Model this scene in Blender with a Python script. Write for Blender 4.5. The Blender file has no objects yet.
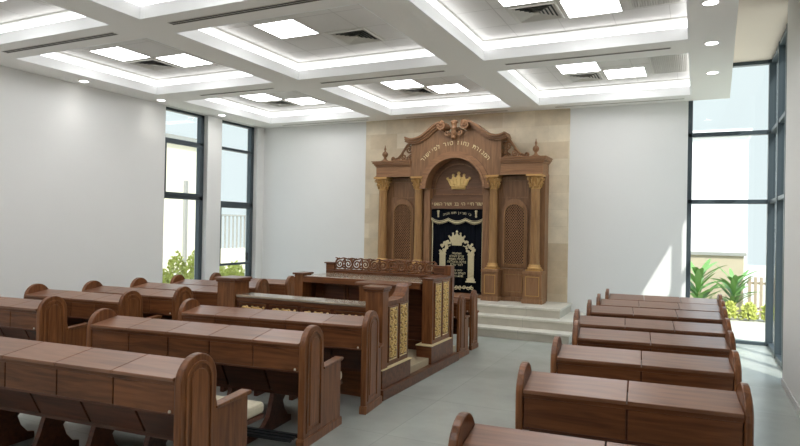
import bpy, bmesh, math, random
from mathutils import Vector, Matrix
PI = math.pi
C = bpy.context.scene.collection
SC = bpy.context.scene

# ------------------------------------------------------------ camera
CAMH = 1.81
def make_camera():
    yaw, pitch, roll, f = 0.4470, 0.0053, 0.0180, 617.15
    fw = Vector((-math.sin(yaw)*math.cos(pitch), math.cos(yaw)*math.cos(pitch), math.sin(pitch)))
    r = fw.cross(Vector((0, 0, 1))).normalized(); u = r.cross(fw)
    r2 = r*math.cos(roll)+u*math.sin(roll); u2 = -r*math.sin(roll)+u*math.cos(roll)
    cd = bpy.data.cameras.new('camera'); co = bpy.data.objects.new('camera', cd); C.objects.link(co)
    m = Matrix((r2, u2, -fw)).transposed().to_4x4(); m.translation = (0, 0, CAMH)
    co.matrix_world = m
    cd.sensor_width = 36; cd.lens = f/800*36; cd.clip_start = .05; cd.clip_end = 300
    SC.camera = co
make_camera()

# ------------------------------------------------------------ world, sun, exposure
SKY_STRENGTH = 3.0
SUN_STRENGTH = 6.0
PANEL_E = 12.5
STRIP_E = 4.2
SPOT_E = 14.0
w = bpy.data.worlds.new('world'); SC.world = w; w.use_nodes = True
wn = w.node_tree.nodes; wl = w.node_tree.links; wn.clear()
wo = wn.new('ShaderNodeOutputWorld'); wb = wn.new('ShaderNodeBackground')
wt = wn.new('ShaderNodeTexCoord'); ws = wn.new('ShaderNodeSeparateXYZ'); wr = wn.new('ShaderNodeValToRGB')
wl.new(wt.outputs['Generated'], ws.inputs[0]); wl.new(ws.outputs['Z'], wr.inputs[0])
wr.color_ramp.elements[0].color = (.31, .34, .35, 1); wr.color_ramp.elements[0].position = .25
wr.color_ramp.elements[1].color = (.74, .87, 1, 1); wr.color_ramp.elements[1].position = .5
wl.new(wr.outputs[0], wb.inputs[0]); wb.inputs[1].default_value = SKY_STRENGTH
wl.new(wb.outputs[0], wo.inputs[0])
sd = bpy.data.lights.new('sun', 'SUN'); so = bpy.data.objects.new('sun', sd); C.objects.link(so)
sd.energy = SUN_STRENGTH; sd.angle = math.radians(.6); sd.color = (1, .96, .9)
so.rotation_euler = Vector((-1, 1.35, -1.86)).to_track_quat('-Z', 'Y').to_euler()
so.location = (6, 2, 9)
SC.view_settings.view_transform = 'Standard'; SC.view_settings.look = 'None'
SC.view_settings.gamma = 1; SC.view_settings.exposure = 0.0
SC.cycles.use_denoising = True
SC.cycles.max_bounces = 8; SC.cycles.diffuse_bounces = 5; SC.cycles.transparent_max_bounces = 12
SC.cycles.sample_clamp_indirect = 6; SC.cycles.caustics_reflective = False; SC.cycles.caustics_refractive = False

# ------------------------------------------------------------ materials
def lin(c):
    return tuple((v/12.92 if v <= .04045 else ((v+.055)/1.055)**2.4) for v in [x/255 for x in c]) + (1,)
def base_mat(name):
    m = bpy.data.materials.new(name); m.use_nodes = True
    return m, m.node_tree.nodes, m.node_tree.links, m.node_tree.nodes['Principled BSDF']
def plain(name, c, rough=.5, metal=0, var=.06, scale=6, bump=0, spec=.5):
    m, n, l, b = base_mat(name)
    tc = n.new('ShaderNodeTexCoord'); nz = n.new('ShaderNodeTexNoise'); nz.inputs['Scale'].default_value = scale
    nz.inputs['Detail'].default_value = 5
    l.new(tc.outputs['Object'], nz.inputs['Vector'])
    mx = n.new('ShaderNodeMix'); mx.data_type = 'RGBA'
    c = lin(c)
    mx.inputs[6].default_value = tuple(x*(1-var) for x in c[:3])+(1,)
    mx.inputs[7].default_value = tuple(min(1, x*(1+var)) for x in c[:3])+(1,)
    l.new(nz.outputs[0], mx.inputs[0]); l.new(mx.outputs[2], b.inputs['Base Color'])
    b.inputs['Roughness'].default_value = rough; b.inputs['Metallic'].default_value = metal
    b.inputs['Specular IOR Level'].default_value = spec
    if bump:
        bp = n.new('ShaderNodeBump'); bp.inputs['Strength'].default_value = bump; bp.inputs['Distance'].default_value = .01
        l.new(nz.outputs[0], bp.inputs['Height']); l.new(bp.outputs[0], b.inputs['Normal'])
    return m
def wood(name, dark, light, axis='X', rough=.32, fine=1.0, spec=.4):
    m, n, l, b = base_mat(name)
    tc = n.new('ShaderNodeTexCoord'); mp = n.new('ShaderNodeMapping')
    s = {'X': (1.1, 13, 13), 'Y': (13, 1.1, 13), 'Z': (13, 13, 1.1)}[axis]
    mp.inputs['Scale'].default_value = tuple(v*fine for v in s)
    l.new(tc.outputs['Object'], mp.inputs[0])
    nz = n.new('ShaderNodeTexNoise'); nz.inputs['Scale'].default_value = 2.2; nz.inputs['Detail'].default_value = 7
    nz.inputs['Distortion'].default_value = .7
    l.new(mp.outputs[0], nz.inputs['Vector'])
    oi = n.new('ShaderNodeObjectInfo')
    ad = n.new('ShaderNodeMath'); ad.operation = 'MULTIPLY_ADD'; ad.inputs[1].default_value = .16; ad.inputs[2].default_value = -.08
    l.new(oi.outputs['Random'], ad.inputs[0])
    a2 = n.new('ShaderNodeMath'); a2.operation = 'ADD'; l.new(nz.outputs[0], a2.inputs[0]); l.new(ad.outputs[0], a2.inputs[1])
    cr = n.new('ShaderNodeValToRGB'); cr.color_ramp.elements[0].color = lin(dark); cr.color_ramp.elements[0].position = .3
    cr.color_ramp.elements[1].color = lin(light); cr.color_ramp.elements[1].position = .72
    l.new(a2.outputs[0], cr.inputs[0]); l.new(cr.outputs[0], b.inputs['Base Color'])
    b.inputs['Roughness'].default_value = rough; b.inputs['Specular IOR Level'].default_value = spec
    return m
WB = (78, 44, 23), (122, 75, 44)
M = {}
M['wood_x'] = wood('bench_wood_lengthwise', *WB, 'X')
M['wood_z'] = wood('bench_wood_upright', (92, 54, 28), (138, 88, 52), 'Z')
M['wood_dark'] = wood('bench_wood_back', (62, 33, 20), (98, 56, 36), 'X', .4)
M['lid'] = wood('desk_lid_wood', (106, 70, 50), (140, 97, 71), 'X', .3, .8, .5)
M['ark_wood'] = wood('ark_wood', (118, 84, 56), (152, 113, 79), 'Z', .42)
M['ark_wood_x'] = wood('ark_wood_lengthwise', (122, 86, 57), (158, 116, 81), 'X', .42)
M['ark_dark'] = wood('ark_niche_wood', (100, 70, 48), (126, 90, 65), 'X', .5)
M['col_wood'] = wood('gilded_column_wood', (134, 98, 60), (164, 124, 78), 'Z', .38)
M['gold'] = plain('gold_leaf', (222, 188, 122), .4, .35, .12, 30)
M['gold_paint'] = plain('gold_paint', (226, 206, 160), .45, .2, .1, 30)
M['gold_thread'] = plain('gold_thread', (206, 194, 158), .6, .2, .2, 60)
M['velvet'] = plain('black_velvet', (12, 16, 24), .9, 0, .2, 8, spec=.1)
M['wall'] = plain('white_plaster', (226, 226, 224), .75, 0, .012, 3)
M['ceil'] = plain('ceiling_paint', (244, 243, 240), .8, 0, .01, 3)
M['face'] = plain('coffer_paint', (242, 243, 243), .7, 0, .01, 3)
M['tile'] = plain('ceiling_tile', (208, 206, 202), .85, 0, .012, 20)
M['seam'] = plain('ceiling_seam', (184, 182, 177), .9, 0, .01)
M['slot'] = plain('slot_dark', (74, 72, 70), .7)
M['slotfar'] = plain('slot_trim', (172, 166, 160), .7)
M['vent'] = plain('vent_metal', (196, 194, 186), .5)
M['vent_dark'] = plain('vent_dark', (62, 68, 66), .9)
M['frame'] = plain('window_frame_metal', (66, 76, 82), .4, .3, .04)
M['lattice'] = wood('lattice_wood', (146, 104, 70), (178, 134, 96), 'Z', .45)
M['cap_gold'] = plain('gilded_capital', (190, 148, 90), .4, .35, .1, 30)
M['black'] = plain('black_metal', (30, 32, 34), .5, .3)
M['cushion'] = plain('cream_cushion', (196, 188, 166), .9, 0, .08, 40, .2, .2)
M['bracket'] = plain('pale_bracket', (190, 180, 165), .4)
M['cream_floor'] = plain('bimah_stone', (176, 160, 132), .5)
M['bush'] = plain('bush_leaves', (186, 190, 96), .6, 0, .35, 5)
M['leaf'] = plain('broad_leaves', (104, 146, 74), .45, 0, .5, 5)
M['stem'] = plain('plant_stem', (120, 130, 80), .6)
M['ext_wall'] = plain('outside_white_render', (240, 240, 238), .8, 0, .01)
M['ext_beige'] = plain('outside_beige_wall', (184, 170, 146), .8, 0, .04)
M['ext_cap'] = plain('outside_wall_coping', (150, 148, 142), .7)
M['ext_cream'] = plain('outside_cream_render', (226, 216, 192), .8, 0, .03)
M['fence'] = plain('fence_slats', (168, 150, 128), .7)
M['soil'] = plain('planting_soil', (120, 104, 84), .9, 0, .2)

def emis(name, c, s):
    m, n, l, b = base_mat(name)
    n.remove(b); e = n.new('ShaderNodeEmission'); e.inputs[0].default_value = c; e.inputs[1].default_value = s
    l.new(e.outputs[0], n['Material Output'].inputs[0]); return m
M['panel'] = emis('lit_led_panel', (.985, .99, 1, 1), PANEL_E)
M['strip'] = emis('lit_cove_strip', (.985, .99, 1, 1), STRIP_E)
M['spot'] = emis('lit_downlight', (1, .98, .95, 1), SPOT_E)

def glass_mat():
    m, n, l, b = base_mat('window_glass'); n.remove(b)
    t = n.new('ShaderNodeBsdfTransparent'); t.inputs[0].default_value = (.95, .975, .97, 1)
    g = n.new('ShaderNodeBsdfGlossy'); g.inputs['Roughness'].default_value = .02
    fr = n.new('ShaderNodeLayerWeight'); pw = n.new('ShaderNodeMath'); pw.operation = 'POWER'; pw.inputs[1].default_value = 5; l.new(fr.outputs['Facing'], pw.inputs[0])
    ma = n.new('ShaderNodeMath'); ma.operation = 'MULTIPLY_ADD'; ma.inputs[1].default_value = .8; ma.inputs[2].default_value = .03; l.new(pw.outputs[0], ma.inputs[0])
    mx = n.new('ShaderNodeMixShader'); l.new(ma.outputs[0], mx.inputs[0]); l.new(t.outputs[0], mx.inputs[1]); l.new(g.outputs[0], mx.inputs[2])
    l.new(mx.outputs[0], n['Material Output'].inputs[0]); return m
M['glass'] = glass_mat()

def brickmat(name, c1, c2, mortar, bw, bh, axes, msize=.004, rough=.5, mottled=(.9, 1.1), nscale=2.5, offset=.5, spec=.4):
    """rectangular slabs with thin joints; axes picks which object axes make the pattern"""
    m, n, l, b = base_mat(name)
    tc = n.new('ShaderNodeTexCoord'); sp = n.new('ShaderNodeSeparateXYZ'); cb = n.new('ShaderNodeCombineXYZ')
    l.new(tc.outputs['Object'], sp.inputs[0]); l.new(sp.outputs[axes[0]], cb.inputs[0]); l.new(sp.outputs[axes[1]], cb.inputs[1])
    br = n.new('ShaderNodeTexBrick'); br.inputs['Scale'].default_value = 1
    br.inputs['Brick Width'].default_value = bw; br.inputs['Row Height'].default_value = bh
    br.inputs['Mortar Size'].default_value = msize; br.offset = offset
    br.inputs['Color1'].default_value = lin(c1); br.inputs['Color2'].default_value = lin(c2); br.inputs['Mortar'].default_value = lin(mortar)
    l.new(cb.outputs[0], br.inputs['Vector'])
    nz = n.new('ShaderNodeTexNoise'); nz.inputs['Scale'].default_value = nscale; nz.inputs['Detail'].default_value = 8; nz.inputs['Roughness'].default_value = .62
    l.new(tc.outputs['Object'], nz.inputs['Vector'])
    mr = n.new('ShaderNodeMapRange'); mr.inputs[1].default_value = .3; mr.inputs[2].default_value = .7
    mr.inputs[3].default_value = mottled[0]; mr.inputs[4].default_value = mottled[1]; l.new(nz.outputs[0], mr.inputs[0])
    ml = n.new('ShaderNodeVectorMath'); ml.operation = 'SCALE'; l.new(br.outputs[0], ml.inputs[0]); l.new(mr.outputs[0], ml.inputs['Scale'])
    l.new(ml.outputs[0], b.inputs['Base Color'])
    b.inputs['Roughness'].default_value = rough; b.inputs['Specular IOR Level'].default_value = spec
    return m
M['floor'] = brickmat('grey_floor_tiles', (165, 169, 163), (171, 175, 169), (154, 158, 153), 1.2, 1.2, 'XY', .004, .24, (.84, 1.1), 1.1, 0, .5)
M['travertine'] = brickmat('beige_stone_cladding', (198, 179, 150), (220, 207, 183), (204, 189, 163), .62, .31, 'XZ', .003, .35, (.82, 1.16), 2.0, .4)
M['marble'] = brickmat('pale_marble', (214, 210, 198), (220, 216, 204), (160, 158, 150), 3.1, .9, 'XY', .002, .35, (.88, 1.08), 4)
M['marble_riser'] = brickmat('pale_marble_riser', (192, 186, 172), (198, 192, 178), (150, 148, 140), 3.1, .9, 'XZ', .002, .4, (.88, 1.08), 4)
M['paving'] = brickmat('outside_paving', (184, 180, 168), (190, 186, 174), (164, 160, 150), .6, .6, 'XY', .006, .8, (.95, 1.04), 3, 0)
M['ledge'] = brickmat('polished_stone_ledge', (150, 136, 118), (158, 144, 124), (150, 140, 120), 3, 3, 'XY', .001, .12, (.8, 1.15), 9, 0, .6)

# ------------------------------------------------------------ mesh helpers
class MB:
    def __init__(s): s.v = []; s.f = []; s.sm = []
    def add(s, vs, fs, smooth=False):
        o = len(s.v); s.v += [tuple(p) for p in vs]; s.f += [tuple(i+o for i in q) for q in fs]; s.sm += [smooth]*len(fs); return s
    def box(s, x0, x1, y0, y1, z0, z1):
        return s.add([(x0, y0, z0), (x1, y0, z0), (x1, y1, z0), (x0, y1, z0), (x0, y0, z1), (x1, y0, z1), (x1, y1, z1), (x0, y1, z1)],
                     [(0, 3, 2, 1), (4, 5, 6, 7), (0, 1, 5, 4), (1, 2, 6, 5), (2, 3, 7, 6), (3, 0, 4, 7)])
    def prism(s, pts, a, b, axis, smooth=False):
        """2-D outline pts swept from a to b along axis. X: (y,z); Y: (x,z); Z: (x,y)"""
        n = len(pts)
        def P(p, t): return {'X': (t, p[0], p[1]), 'Y': (p[0], t, p[1]), 'Z': (p[0], p[1], t)}[axis]
        vs = [P(p, a) for p in pts]+[P(p, b) for p in pts]
        fs = [tuple(range(n)), tuple(range(2*n-1, n-1, -1))]+[(i, i+n, (i+1) % n+n, (i+1) % n) for i in range(n)]
        return s.add(vs, fs, smooth)
    def ring(s, outer, inner, a, b, axis):
        """band between two outlines of the same length, extruded (open=False)"""
        n = len(outer)
        def P(p, t): return {'X': (t, p[0], p[1]), 'Y': (p[0], t, p[1]), 'Z': (p[0], p[1], t)}[axis]
        vs = [P(p, a) for p in outer]+[P(p, a) for p in inner]+[P(p, b) for p in outer]+[P(p, b) for p in inner]
        fs = []
        for i in range(n):
            j = (i+1) % n
            fs += [(i, j, n+j, n+i), (2*n+i, 3*n+i, 3*n+j, 2*n+j), (i, 2*n+i, 2*n+j, j), (n+i, n+j, 3*n+j, 3*n+i)]
        return s.add(vs, fs)
    def lathe(s, prof, c=(0, 0, 0), seg=20, flute=0, nfl=0):
        o = []
        n = len(prof)
        for i in range(seg):
            t = 2*PI*i/seg
            for r, z in prof:
                o.append((c[0]+r*math.cos(t), c[1]+r*math.sin(t), c[2]+z))
        fs = [(i*n+k, ((i+1) % seg)*n+k, ((i+1) % seg)*n+k+1, i*n+k+1) for i in range(seg) for k in range(n-1)]
        s.add(o, fs, True)
        s.add([o[i*n] for i in range(seg)], [tuple(range(seg))[::-1]]); s.add([o[i*n+n-1] for i in range(seg)], [tuple(range(seg))])
        return s
    def tube(s, pts, r, seg=6, r1=None, closed=False):
        pts = [Vector(p) for p in pts]; n = len(pts); vs = []
        up = None
        for i, p in enumerate(pts):
            d = (pts[min(i+1, n-1)]-pts[max(i-1, 0)])
            d = d.normalized() if d.length > 1e-9 else Vector((0, 0, 1))
            if up is None: up = d.orthogonal().normalized()
            up = (up-d*up.dot(d)).normalized() if (up-d*up.dot(d)).length > 1e-6 else d.orthogonal().normalized()
            sd_ = d.cross(up); rr = r if r1 is None else r+(r1-r)*i/(n-1)
            for k in range(seg):
                t = 2*PI*k/seg; vs.append(p+(up*math.cos(t)+sd_*math.sin(t))*rr)
        fs = [(i*seg+k, i*seg+(k+1) % seg, (i+1)*seg+(k+1) % seg, (i+1)*seg+k) for i in range(n-1) for k in range(seg)]
        fs += [tuple(range(seg))[::-1], tuple((n-1)*seg+k for k in range(seg))]
        return s.add(vs, fs, True)
    def blob(s, c, rx, ry, rz, seg=8, rings=5):
        vs = [(c[0], c[1], c[2]-rz)]
        for j in range(1, rings):
            a = -PI/2+PI*j/rings
            for i in range(seg):
                t = 2*PI*i/seg; vs.append((c[0]+rx*math.cos(a)*math.cos(t), c[1]+ry*math.cos(a)*math.sin(t), c[2]+rz*math.sin(a)))
        vs.append((c[0], c[1], c[2]+rz)); fs = []
        for i in range(seg): fs.append((0, 1+(i+1) % seg, 1+i))
        for j in range(rings-2):
            for i in range(seg): fs.append((1+j*seg+i, 1+j*seg+(i+1) % seg, 1+(j+1)*seg+(i+1) % seg, 1+(j+1)*seg+i))
        L = len(vs)-1
        for i in range(seg): fs.append((L, 1+(rings-2)*seg+i, 1+(rings-2)*seg+(i+1) % seg))
        return s.add(vs, fs, True)
    def obj(s, name, m, parent=None, bevel=0, loc=None, fix=True):
        me = bpy.data.meshes.new(name); me.from_pydata(s.v, [], s.f)
        for p, q in zip(me.polygons, s.sm): p.use_smooth = q
        me.update()
        if fix:
            b = bmesh.new(); b.from_mesh(me); bmesh.ops.recalc_face_normals(b, faces=b.faces); b.to_mesh(me); b.free()
        o = bpy.data.objects.new(name, me); C.objects.link(o)
        for mm in (m if isinstance(m, (list, tuple)) else [m]): me.materials.append(mm)
        if parent: o.parent = parent
        if loc: o.location = loc
        if bevel:
            md = o.modifiers.new('bevel', 'BEVEL'); md.width = bevel; md.segments = 2; md.limit_method = 'ANGLE'; md.angle_limit = math.radians(40)
            md.harden_normals = False
        return o
def B(*a): return MB().box(*a)
def tag(o, label, cat, group=None, kind=None):
    if label: o['label'] = label
    if cat: o['category'] = cat
    if group: o['group'] = group
    if kind: o['kind'] = kind
    return o
def empty(name, loc, rz, label, cat, group=None):
    o = bpy.data.objects.new(name, None); C.objects.link(o); o.location = loc; o.rotation_euler = (0, 0, rz); o.empty_display_size = .2
    return tag(o, label, cat, group)
def struct(name, mb, m, bevel=0, loc=None, label=None):
    o = mb.obj(name, m, None, bevel, loc); o['kind'] = 'structure'
    if label: o['label'] = label
    return o
def arc(cx, cy, r, a0, a1, n=10, ry=None):
    ry = r if ry is None else ry
    return [(cx+r*math.cos(a0+(a1-a0)*i/n), cy+ry*math.sin(a0+(a1-a0)*i/n)) for i in range(n+1)]
def arch_outline(cx, hw, z0, zs, n=12, rz=None):
    """counter-clockwise outline of a round-headed shape"""
    return [(cx-hw, z0), (cx+hw, z0)]+arc(cx, zs, hw, 0, PI, n, rz)
def spiral(cx, cz, r0, turns, a0=0, sgn=1, n=18, r1=.12):
    return [(cx+(r0*(1-t)+r0*r1*t)*math.cos(a0+sgn*2*PI*turns*t), cz+(r0*(1-t)+r0*r1*t)*math.sin(a0+sgn*2*PI*turns*t)) for t in [i/n for i in range(n+1)]]

# ============================================================ THE ROOM
XL, XR, YB, YF, ZC, ZH = -9.0, .96, 11.46, -1.4, 4.01, 4.59
ZT = 4.28
cx = [(-8.45, -5.94), (-5.50, -3.03), (-2.565, -.09)]
cy = [(-.72, 1.80), (2.30, 4.82), (5.30, 7.79), (8.36, 10.96)]
# floor
struct('floor', B(XL-.3, 1.25, YF-.2, YB+.12, -.1, 0), M['floor'])
# walls
wl_ = MB()
z0w = .25
segs = [(YF-.2, 8.52, 0, 4.7), (9.64, 10.05, 0, 4.7), (11.22, YB+.3, 0, 4.7), (8.52, 9.64, 0, z0w), (10.05, 11.22, 0, z0w), (8.52, 9.64, 4.0, 4.7), (10.05, 11.22, 4.0, 4.7)]
for a, b, c, d in segs: wl_.box(XL-.3, XL, a, b, c, d)
struct('wall_left', wl_, M['wall'])
struct('wall_back', B(XL, -.14, YB, YB+.3, 0, 4.7).box(-.14, 1.25, YB, YB+.3, ZH, 4.7), M['wall'])
struct('wall_right', B(XR, 1.25, YF-.2, 8.67, 0, 4.7).box(1.1, 1.25, 8.67, YB+.3, ZH, 4.7), M['wall'])
struct('wall_front', B(XL, XR, YF-.2, YF, 0, 4.7), M['wall'])
# ceiling: beams with coffers
ce = MB(); xs = [XL]+[v for p in cx for v in p]+[.46]; ys = [YF]+[v for p in cy for v in p]+[YB]
for i in range(len(xs)-1):
    for j in range(len(ys)-1):
        if i % 2 == 1 and j % 2 == 1: continue
        if i == len(xs)-2: continue
        ce.box(xs[i], xs[i+1], ys[j], ys[j+1], ZC, ZC+.12 if not (i == len(xs)-2) else 4.7)
EDGE = lambda y: .46-.0286*(10.9-y)
ce.prism([(-.09, YF), (EDGE(YF), YF), (EDGE(YB), YB), (-.09, YB)], ZC, 4.7, 'Z')
struct('ceiling', ce, M['ceil'])
struct('ceiling_upper', MB().prism([(EDGE(YF), YF), (XR, YF), (XR, 8.67), (1.1, 8.67), (1.1, YB), (EDGE(YB), YB)], ZH, 4.7, 'Z'), plain('warm_ceiling_paint', (226, 212, 200), .8, 0, .01))
tl = MB(); tl.box(XL, -.09, YF, YB, ZT+.02, 4.7)
struct('ceiling_backing', tl, M['ceil'])
# vertical lips of the coffers
coffer_words = {(0, 3): 'far left coffer, next to the tall left windows', (0, 2): 'second coffer from the back along the left wall', (0, 1): 'coffer cut by the top left corner of the picture',
    (1, 3): 'far middle coffer, just in front of the ark', (1, 2): 'middle coffer, second row from the ark', (1, 1): 'middle coffer cut by the top edge of the picture',
    (2, 3): 'far right coffer, nearest the back wall', (2, 2): 'right coffer in the second row, cut by the top edge'}
for i in range(3):
    for j in range(4):
        (x0, x1), (y0, y1) = cx[i], cy[j]
        def rect(g): return [(x0-g, y0-g), (x1+g, y0-g), (x1+g, y1+g), (x0-g, y1+g)]
        # inner white lip
        lip = MB().ring(rect(0), rect(-.02), ZC-.001, ZC+.14, 'Z')
        struct('trim_%d' % (1+i*4+j), lip, M['face'])
        # tile field
        ox, oy = x0+.47, y0+.80
        root = empty('ceiling_tiles', (ox, oy, ZT), 0, None, None)
        root['kind'] = 'structure'
        t = MB(); t.box(x0-.05-ox, x1+.05-ox, y0-.05-oy, y1+.05-oy, 0, .02); t.obj('tile_field', M['tile'], root)
        s = MB()
        for k in range(-1, 4):
            s.box(k*.6-.004, k*.6+.004, y0-oy+.01, y1-oy-.01, -.0015, .001) if x0 < ox+k*.6 < x1 else None
            s.box(x0-ox+.01, x1-ox-.01, k*.6-.004, k*.6+.004, -.0015, .001) if y0 < oy+k*.6 < y1 else None
        s.obj('tile_joints', M['seam'], root)
        # cove strip
        if j == 0: lab = 'lit cove strip of a coffer behind the viewpoint'
        elif (i, j) in coffer_words: lab = 'white cove strip, '+coffer_words[(i, j)]
        else: lab = 'white cove strip around the coffer straight above the viewpoint'
        e = empty('cove_light', (0, 0, ZC+.12), 0, lab, 'cove light', 'cove lights of the coffered ceiling')
        MB().ring(rect(.004), rect(-.016), .018, .105, 'Z').obj('led_strip', M['strip'], e)
        MB().ring(rect(.004), rect(-.008), .135, .145, 'Z').obj('edge_trim', M['vent'], e)
        MB().ring(rect(.03), rect(.002), .0, ZT-ZC-.12, 'Z').obj('housing', M['face'], e)

def led_panel(x, y, lab):
    e = empty('led_panel', (x, y, ZT), 0, lab, 'ceiling light', 'square LED panels in the coffers')
    B(.012, .588, .012, .588, -.006, -.001).obj('diffuser', M['panel'], e)
    MB().ring([(0, 0), (.6, 0), (.6, .6), (0, .6)], [(.012, .012), (.588, .012), (.588, .588), (.012, .588)], -.008, 0, 'Z').obj('frame', M['vent'], e)
def diffuser(x, y, lab):
    e = empty('air_diffuser', (x+.3, y+.3, ZT), 0, lab, 'air vent', 'square louvred air diffusers')
    B(-.25, .25, -.25, .25, -.003, .0).obj('backing', M['vent_dark'], e)
    def sq(r): return [(-r, -r), (r, -r), (r, r), (-r, r)]
    MB().ring(sq(.262), sq(.240), -.020, -.001, 'Z').obj('frame', M['vent'], e)
    MB().ring(sq(.298), sq(.255), -.006, -.001, 'Z').obj('flange', M['vent'], e)
    for r in (.238, .196, .154, .112, .070):
        m = MB(); q = r-.030
        vs = [(p[0], p[1], -.022) for p in sq(r)]+[(p[0], p[1], -.005) for p in sq(q)]+[(p[0], p[1], -.020) for p in sq(r-.003)]+[(p[0], p[1], -.0035) for p in sq(q-.003)]
        fs = []
        for k in range(4):
            n = (k+1) % 4; fs += [(k, n, 4+n, 4+k), (8+k, 12+k, 12+n, 8+n), (4+k, 4+n, 12+n, 12+k), (k, 8+k, 8+n, n)]
        m.add(vs, fs); m.obj('louvre', M['vent'], e)
    B(-.03, .03, -.03, .03, -.020, -.003).obj('core', M['vent'], e)
def grille(x0, x1, y0, y1, lab):
    e = empty('return_grille', ((x0+x1)/2, (y0+y1)/2, ZT), 0, lab, 'air vent', 'return air grilles')
    hx, hy = (x1-x0)/2, (y1-y0)/2
    B(-hx, hx, -hy, hy, -.003, 0).obj('backing', plain('grille_backing', (120, 108, 90), .9), e)
    MB().ring([(-hx-.03, -hy-.03), (hx+.03, -hy-.03), (hx+.03, hy+.03), (-hx-.03, hy+.03)], [(-hx, -hy), (hx, -hy), (hx, hy), (-hx, hy)], -.014, -.001, 'Z').obj('frame', M['vent'], e)
    n = 18; bl = MB()
    for k in range(n):
        a = -hx+(k+.5)*2*hx/n; bl.box(a-.005, a+.005, -hy, hy, -.014, -.003)
    n = 34
    for k in range(n):
        a = -hy+(k+.5)*2*hy/n; bl.box(-hx, hx, a-.005, a+.005, -.012, -.004)
    bl.obj('grid', M['vent'], e)
led_panel(-7.99, 6.10, 'square LED panel in the left coffer of the middle row, the nearer one')
led_panel(-7.36, 6.73, 'square LED panel in the left coffer of the middle row, right of its air vent')
diffuser(-7.99, 6.72, 'air diffuser between the two lit panels of the left middle-row coffer')
led_panel(-5.0, 6.09, 'single bright square LED panel left of the air vent in the central coffer')
diffuser(-4.33, 6.68, 'air diffuser at the right of the single lit panel in the central coffer')
led_panel(-1.97, 6.07, 'LED panel cut by the top edge, left of the big louvred vent')
diffuser(-1.97, 6.69, 'large air diffuser near the top edge between two bright panels')
led_panel(-1.37, 6.72, 'largest bright LED panel at the top edge, right of the louvred vent')
grille(-.66, -.19, 6.15, 7.22, 'return grille cut by the top edge of the picture')
led_panel(-7.99, 9.37, 'LED panel at the far left coffer by the windows, left of its vent')
led_panel(-7.37, 9.97, 'LED panel at the far left coffer by the windows, right of its vent')
diffuser(-7.99, 9.98, 'small air diffuser in the far left coffer by the windows')
led_panel(-4.93, 9.34, 'LED panel in the far middle coffer in front of the ark, the left one')
led_panel(-4.31, 9.95, 'LED panel in the far middle coffer in front of the ark, the right one')
diffuser(-4.93, 9.96, 'small air diffuser in the far middle coffer in front of the ark')
led_panel(-1.95, 9.33, 'LED panel in the far right coffer, the left one')
led_panel(-1.33, 9.93, 'LED panel in the far right coffer, beside the return grille')
diffuser(-1.95, 9.95, 'small air diffuser in the far right coffer')
grille(-.62, -.15, 9.29, 10.40, 'return grille in the far right coffer above the white wall')
for i in range(3):
    for j in (0, 1):
        x, y = cx[i][0]+.47, cy[j][0]+.80
        led_panel(x, y, 'square LED panel out of the picture above the benches'); led_panel(x+.62, y+.62, 'square LED panel out of the picture above the benches')

def slot(x0, x1, y, lab, two=True, m='slot'):
    e = empty('slot_diffuser', ((x0+x1)/2, y, ZC), 0, lab, 'air vent', 'linear slot diffusers in the beams')
    h = (x1-x0)/2
    if two:
        B(-h, h, -.045, .045, -.004, 0).obj('frame', M['vent'], e)
        B(-h+.01, h-.01, -.034, -.008, -.006, -.003).obj('slot', M[m], e); B(-h+.01, h-.01, .008, .034, -.006, -.003).obj('slot', M[m], e)
    else:
        B(-h, h, -.03, .03, -.004, 0).obj('frame', M['vent'], e); B(-h+.01, h-.01, -.016, .016, -.006, -.003).obj('slot', M[m], e)
slot(-8.24, -6.16, 5.05, 'dark double slot in the nearest left ceiling beam')
slot(-5.28, -3.3, 5.04, 'dark double slot in the nearest middle ceiling beam, running off the top edge')
slot(-7.75, -6.2, 8.10, 'faint slot in the left beam in front of the window coffer', False)
slot(-5.28, -3.22, 8.08, 'slot in the middle beam just before the far middle coffer', False)
slot(-2.34, -.3, 8.06, 'slot in the right beam just before the far right coffer', False)
slot(-8.33, -6.17, 11.25, 'thin slot along the back wall at the far left', False, 'slotfar')
slot(-5.3, -3.2, 11.25, 'thin slot along the back wall above the ark', False, 'slotfar')
slot(-2.32, -.2, 11.23, 'thin slot along the back wall at the far right', False, 'slotfar')
def downlight(x, y, lab, grp):
    e = empty('downlight', (x, y, ZC), 0, lab, 'ceiling light', grp)
    MB().lathe([(.001, -.003), (.068, -.003), (.068, -.001), (.001, -.001)], seg=24).obj('lens', M['spot'], e)
    MB().lathe([(.07, 0), (.07, -.006), (.088, -.005), (.09, 0)], seg=24).obj('bezel', M['face'], e)
    l = bpy.data.lights.new('spot_lamp', 'SPOT'); l.energy = 9; l.spot_size = math.radians(95); l.spot_blend = .8; l.shadow_soft_size = .06; l.color = (1, .97, .92)
    o = bpy.data.objects.new('spot_lamp', l); C.objects.link(o); o.parent = e; o.location = (0, 0, -.02)
for y, lab in ((6.6, 'round downlight over the left wall, the one nearest the viewer'), (8.16, 'round downlight over the left wall just before the first tall window'), (9.75, 'round downlight between the two tall left windows')):
    downlight(-8.74, y, lab, 'downlights along the left wall')
for y in (-.1, 1.6, 3.3, 5.0): downlight(-8.74, y, 'round downlight over the left wall out of the picture', 'downlights along the left wall')
for y, lab in ((6.6, 'round downlight on the right ceiling strip touching the top edge'), (8.03, 'round downlight on the right ceiling strip, the middle one'), (9.53, 'round downlight on the right ceiling strip, nearest the back wall')):
    downlight(.18-.028*(9.53-y), y, lab, 'downlights on the right ceiling strip')
for y in (3.6, 5.1): downlight(.18, y, 'round downlight on the right ceiling strip out of the picture', 'downlights on the right ceiling strip')

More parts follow.
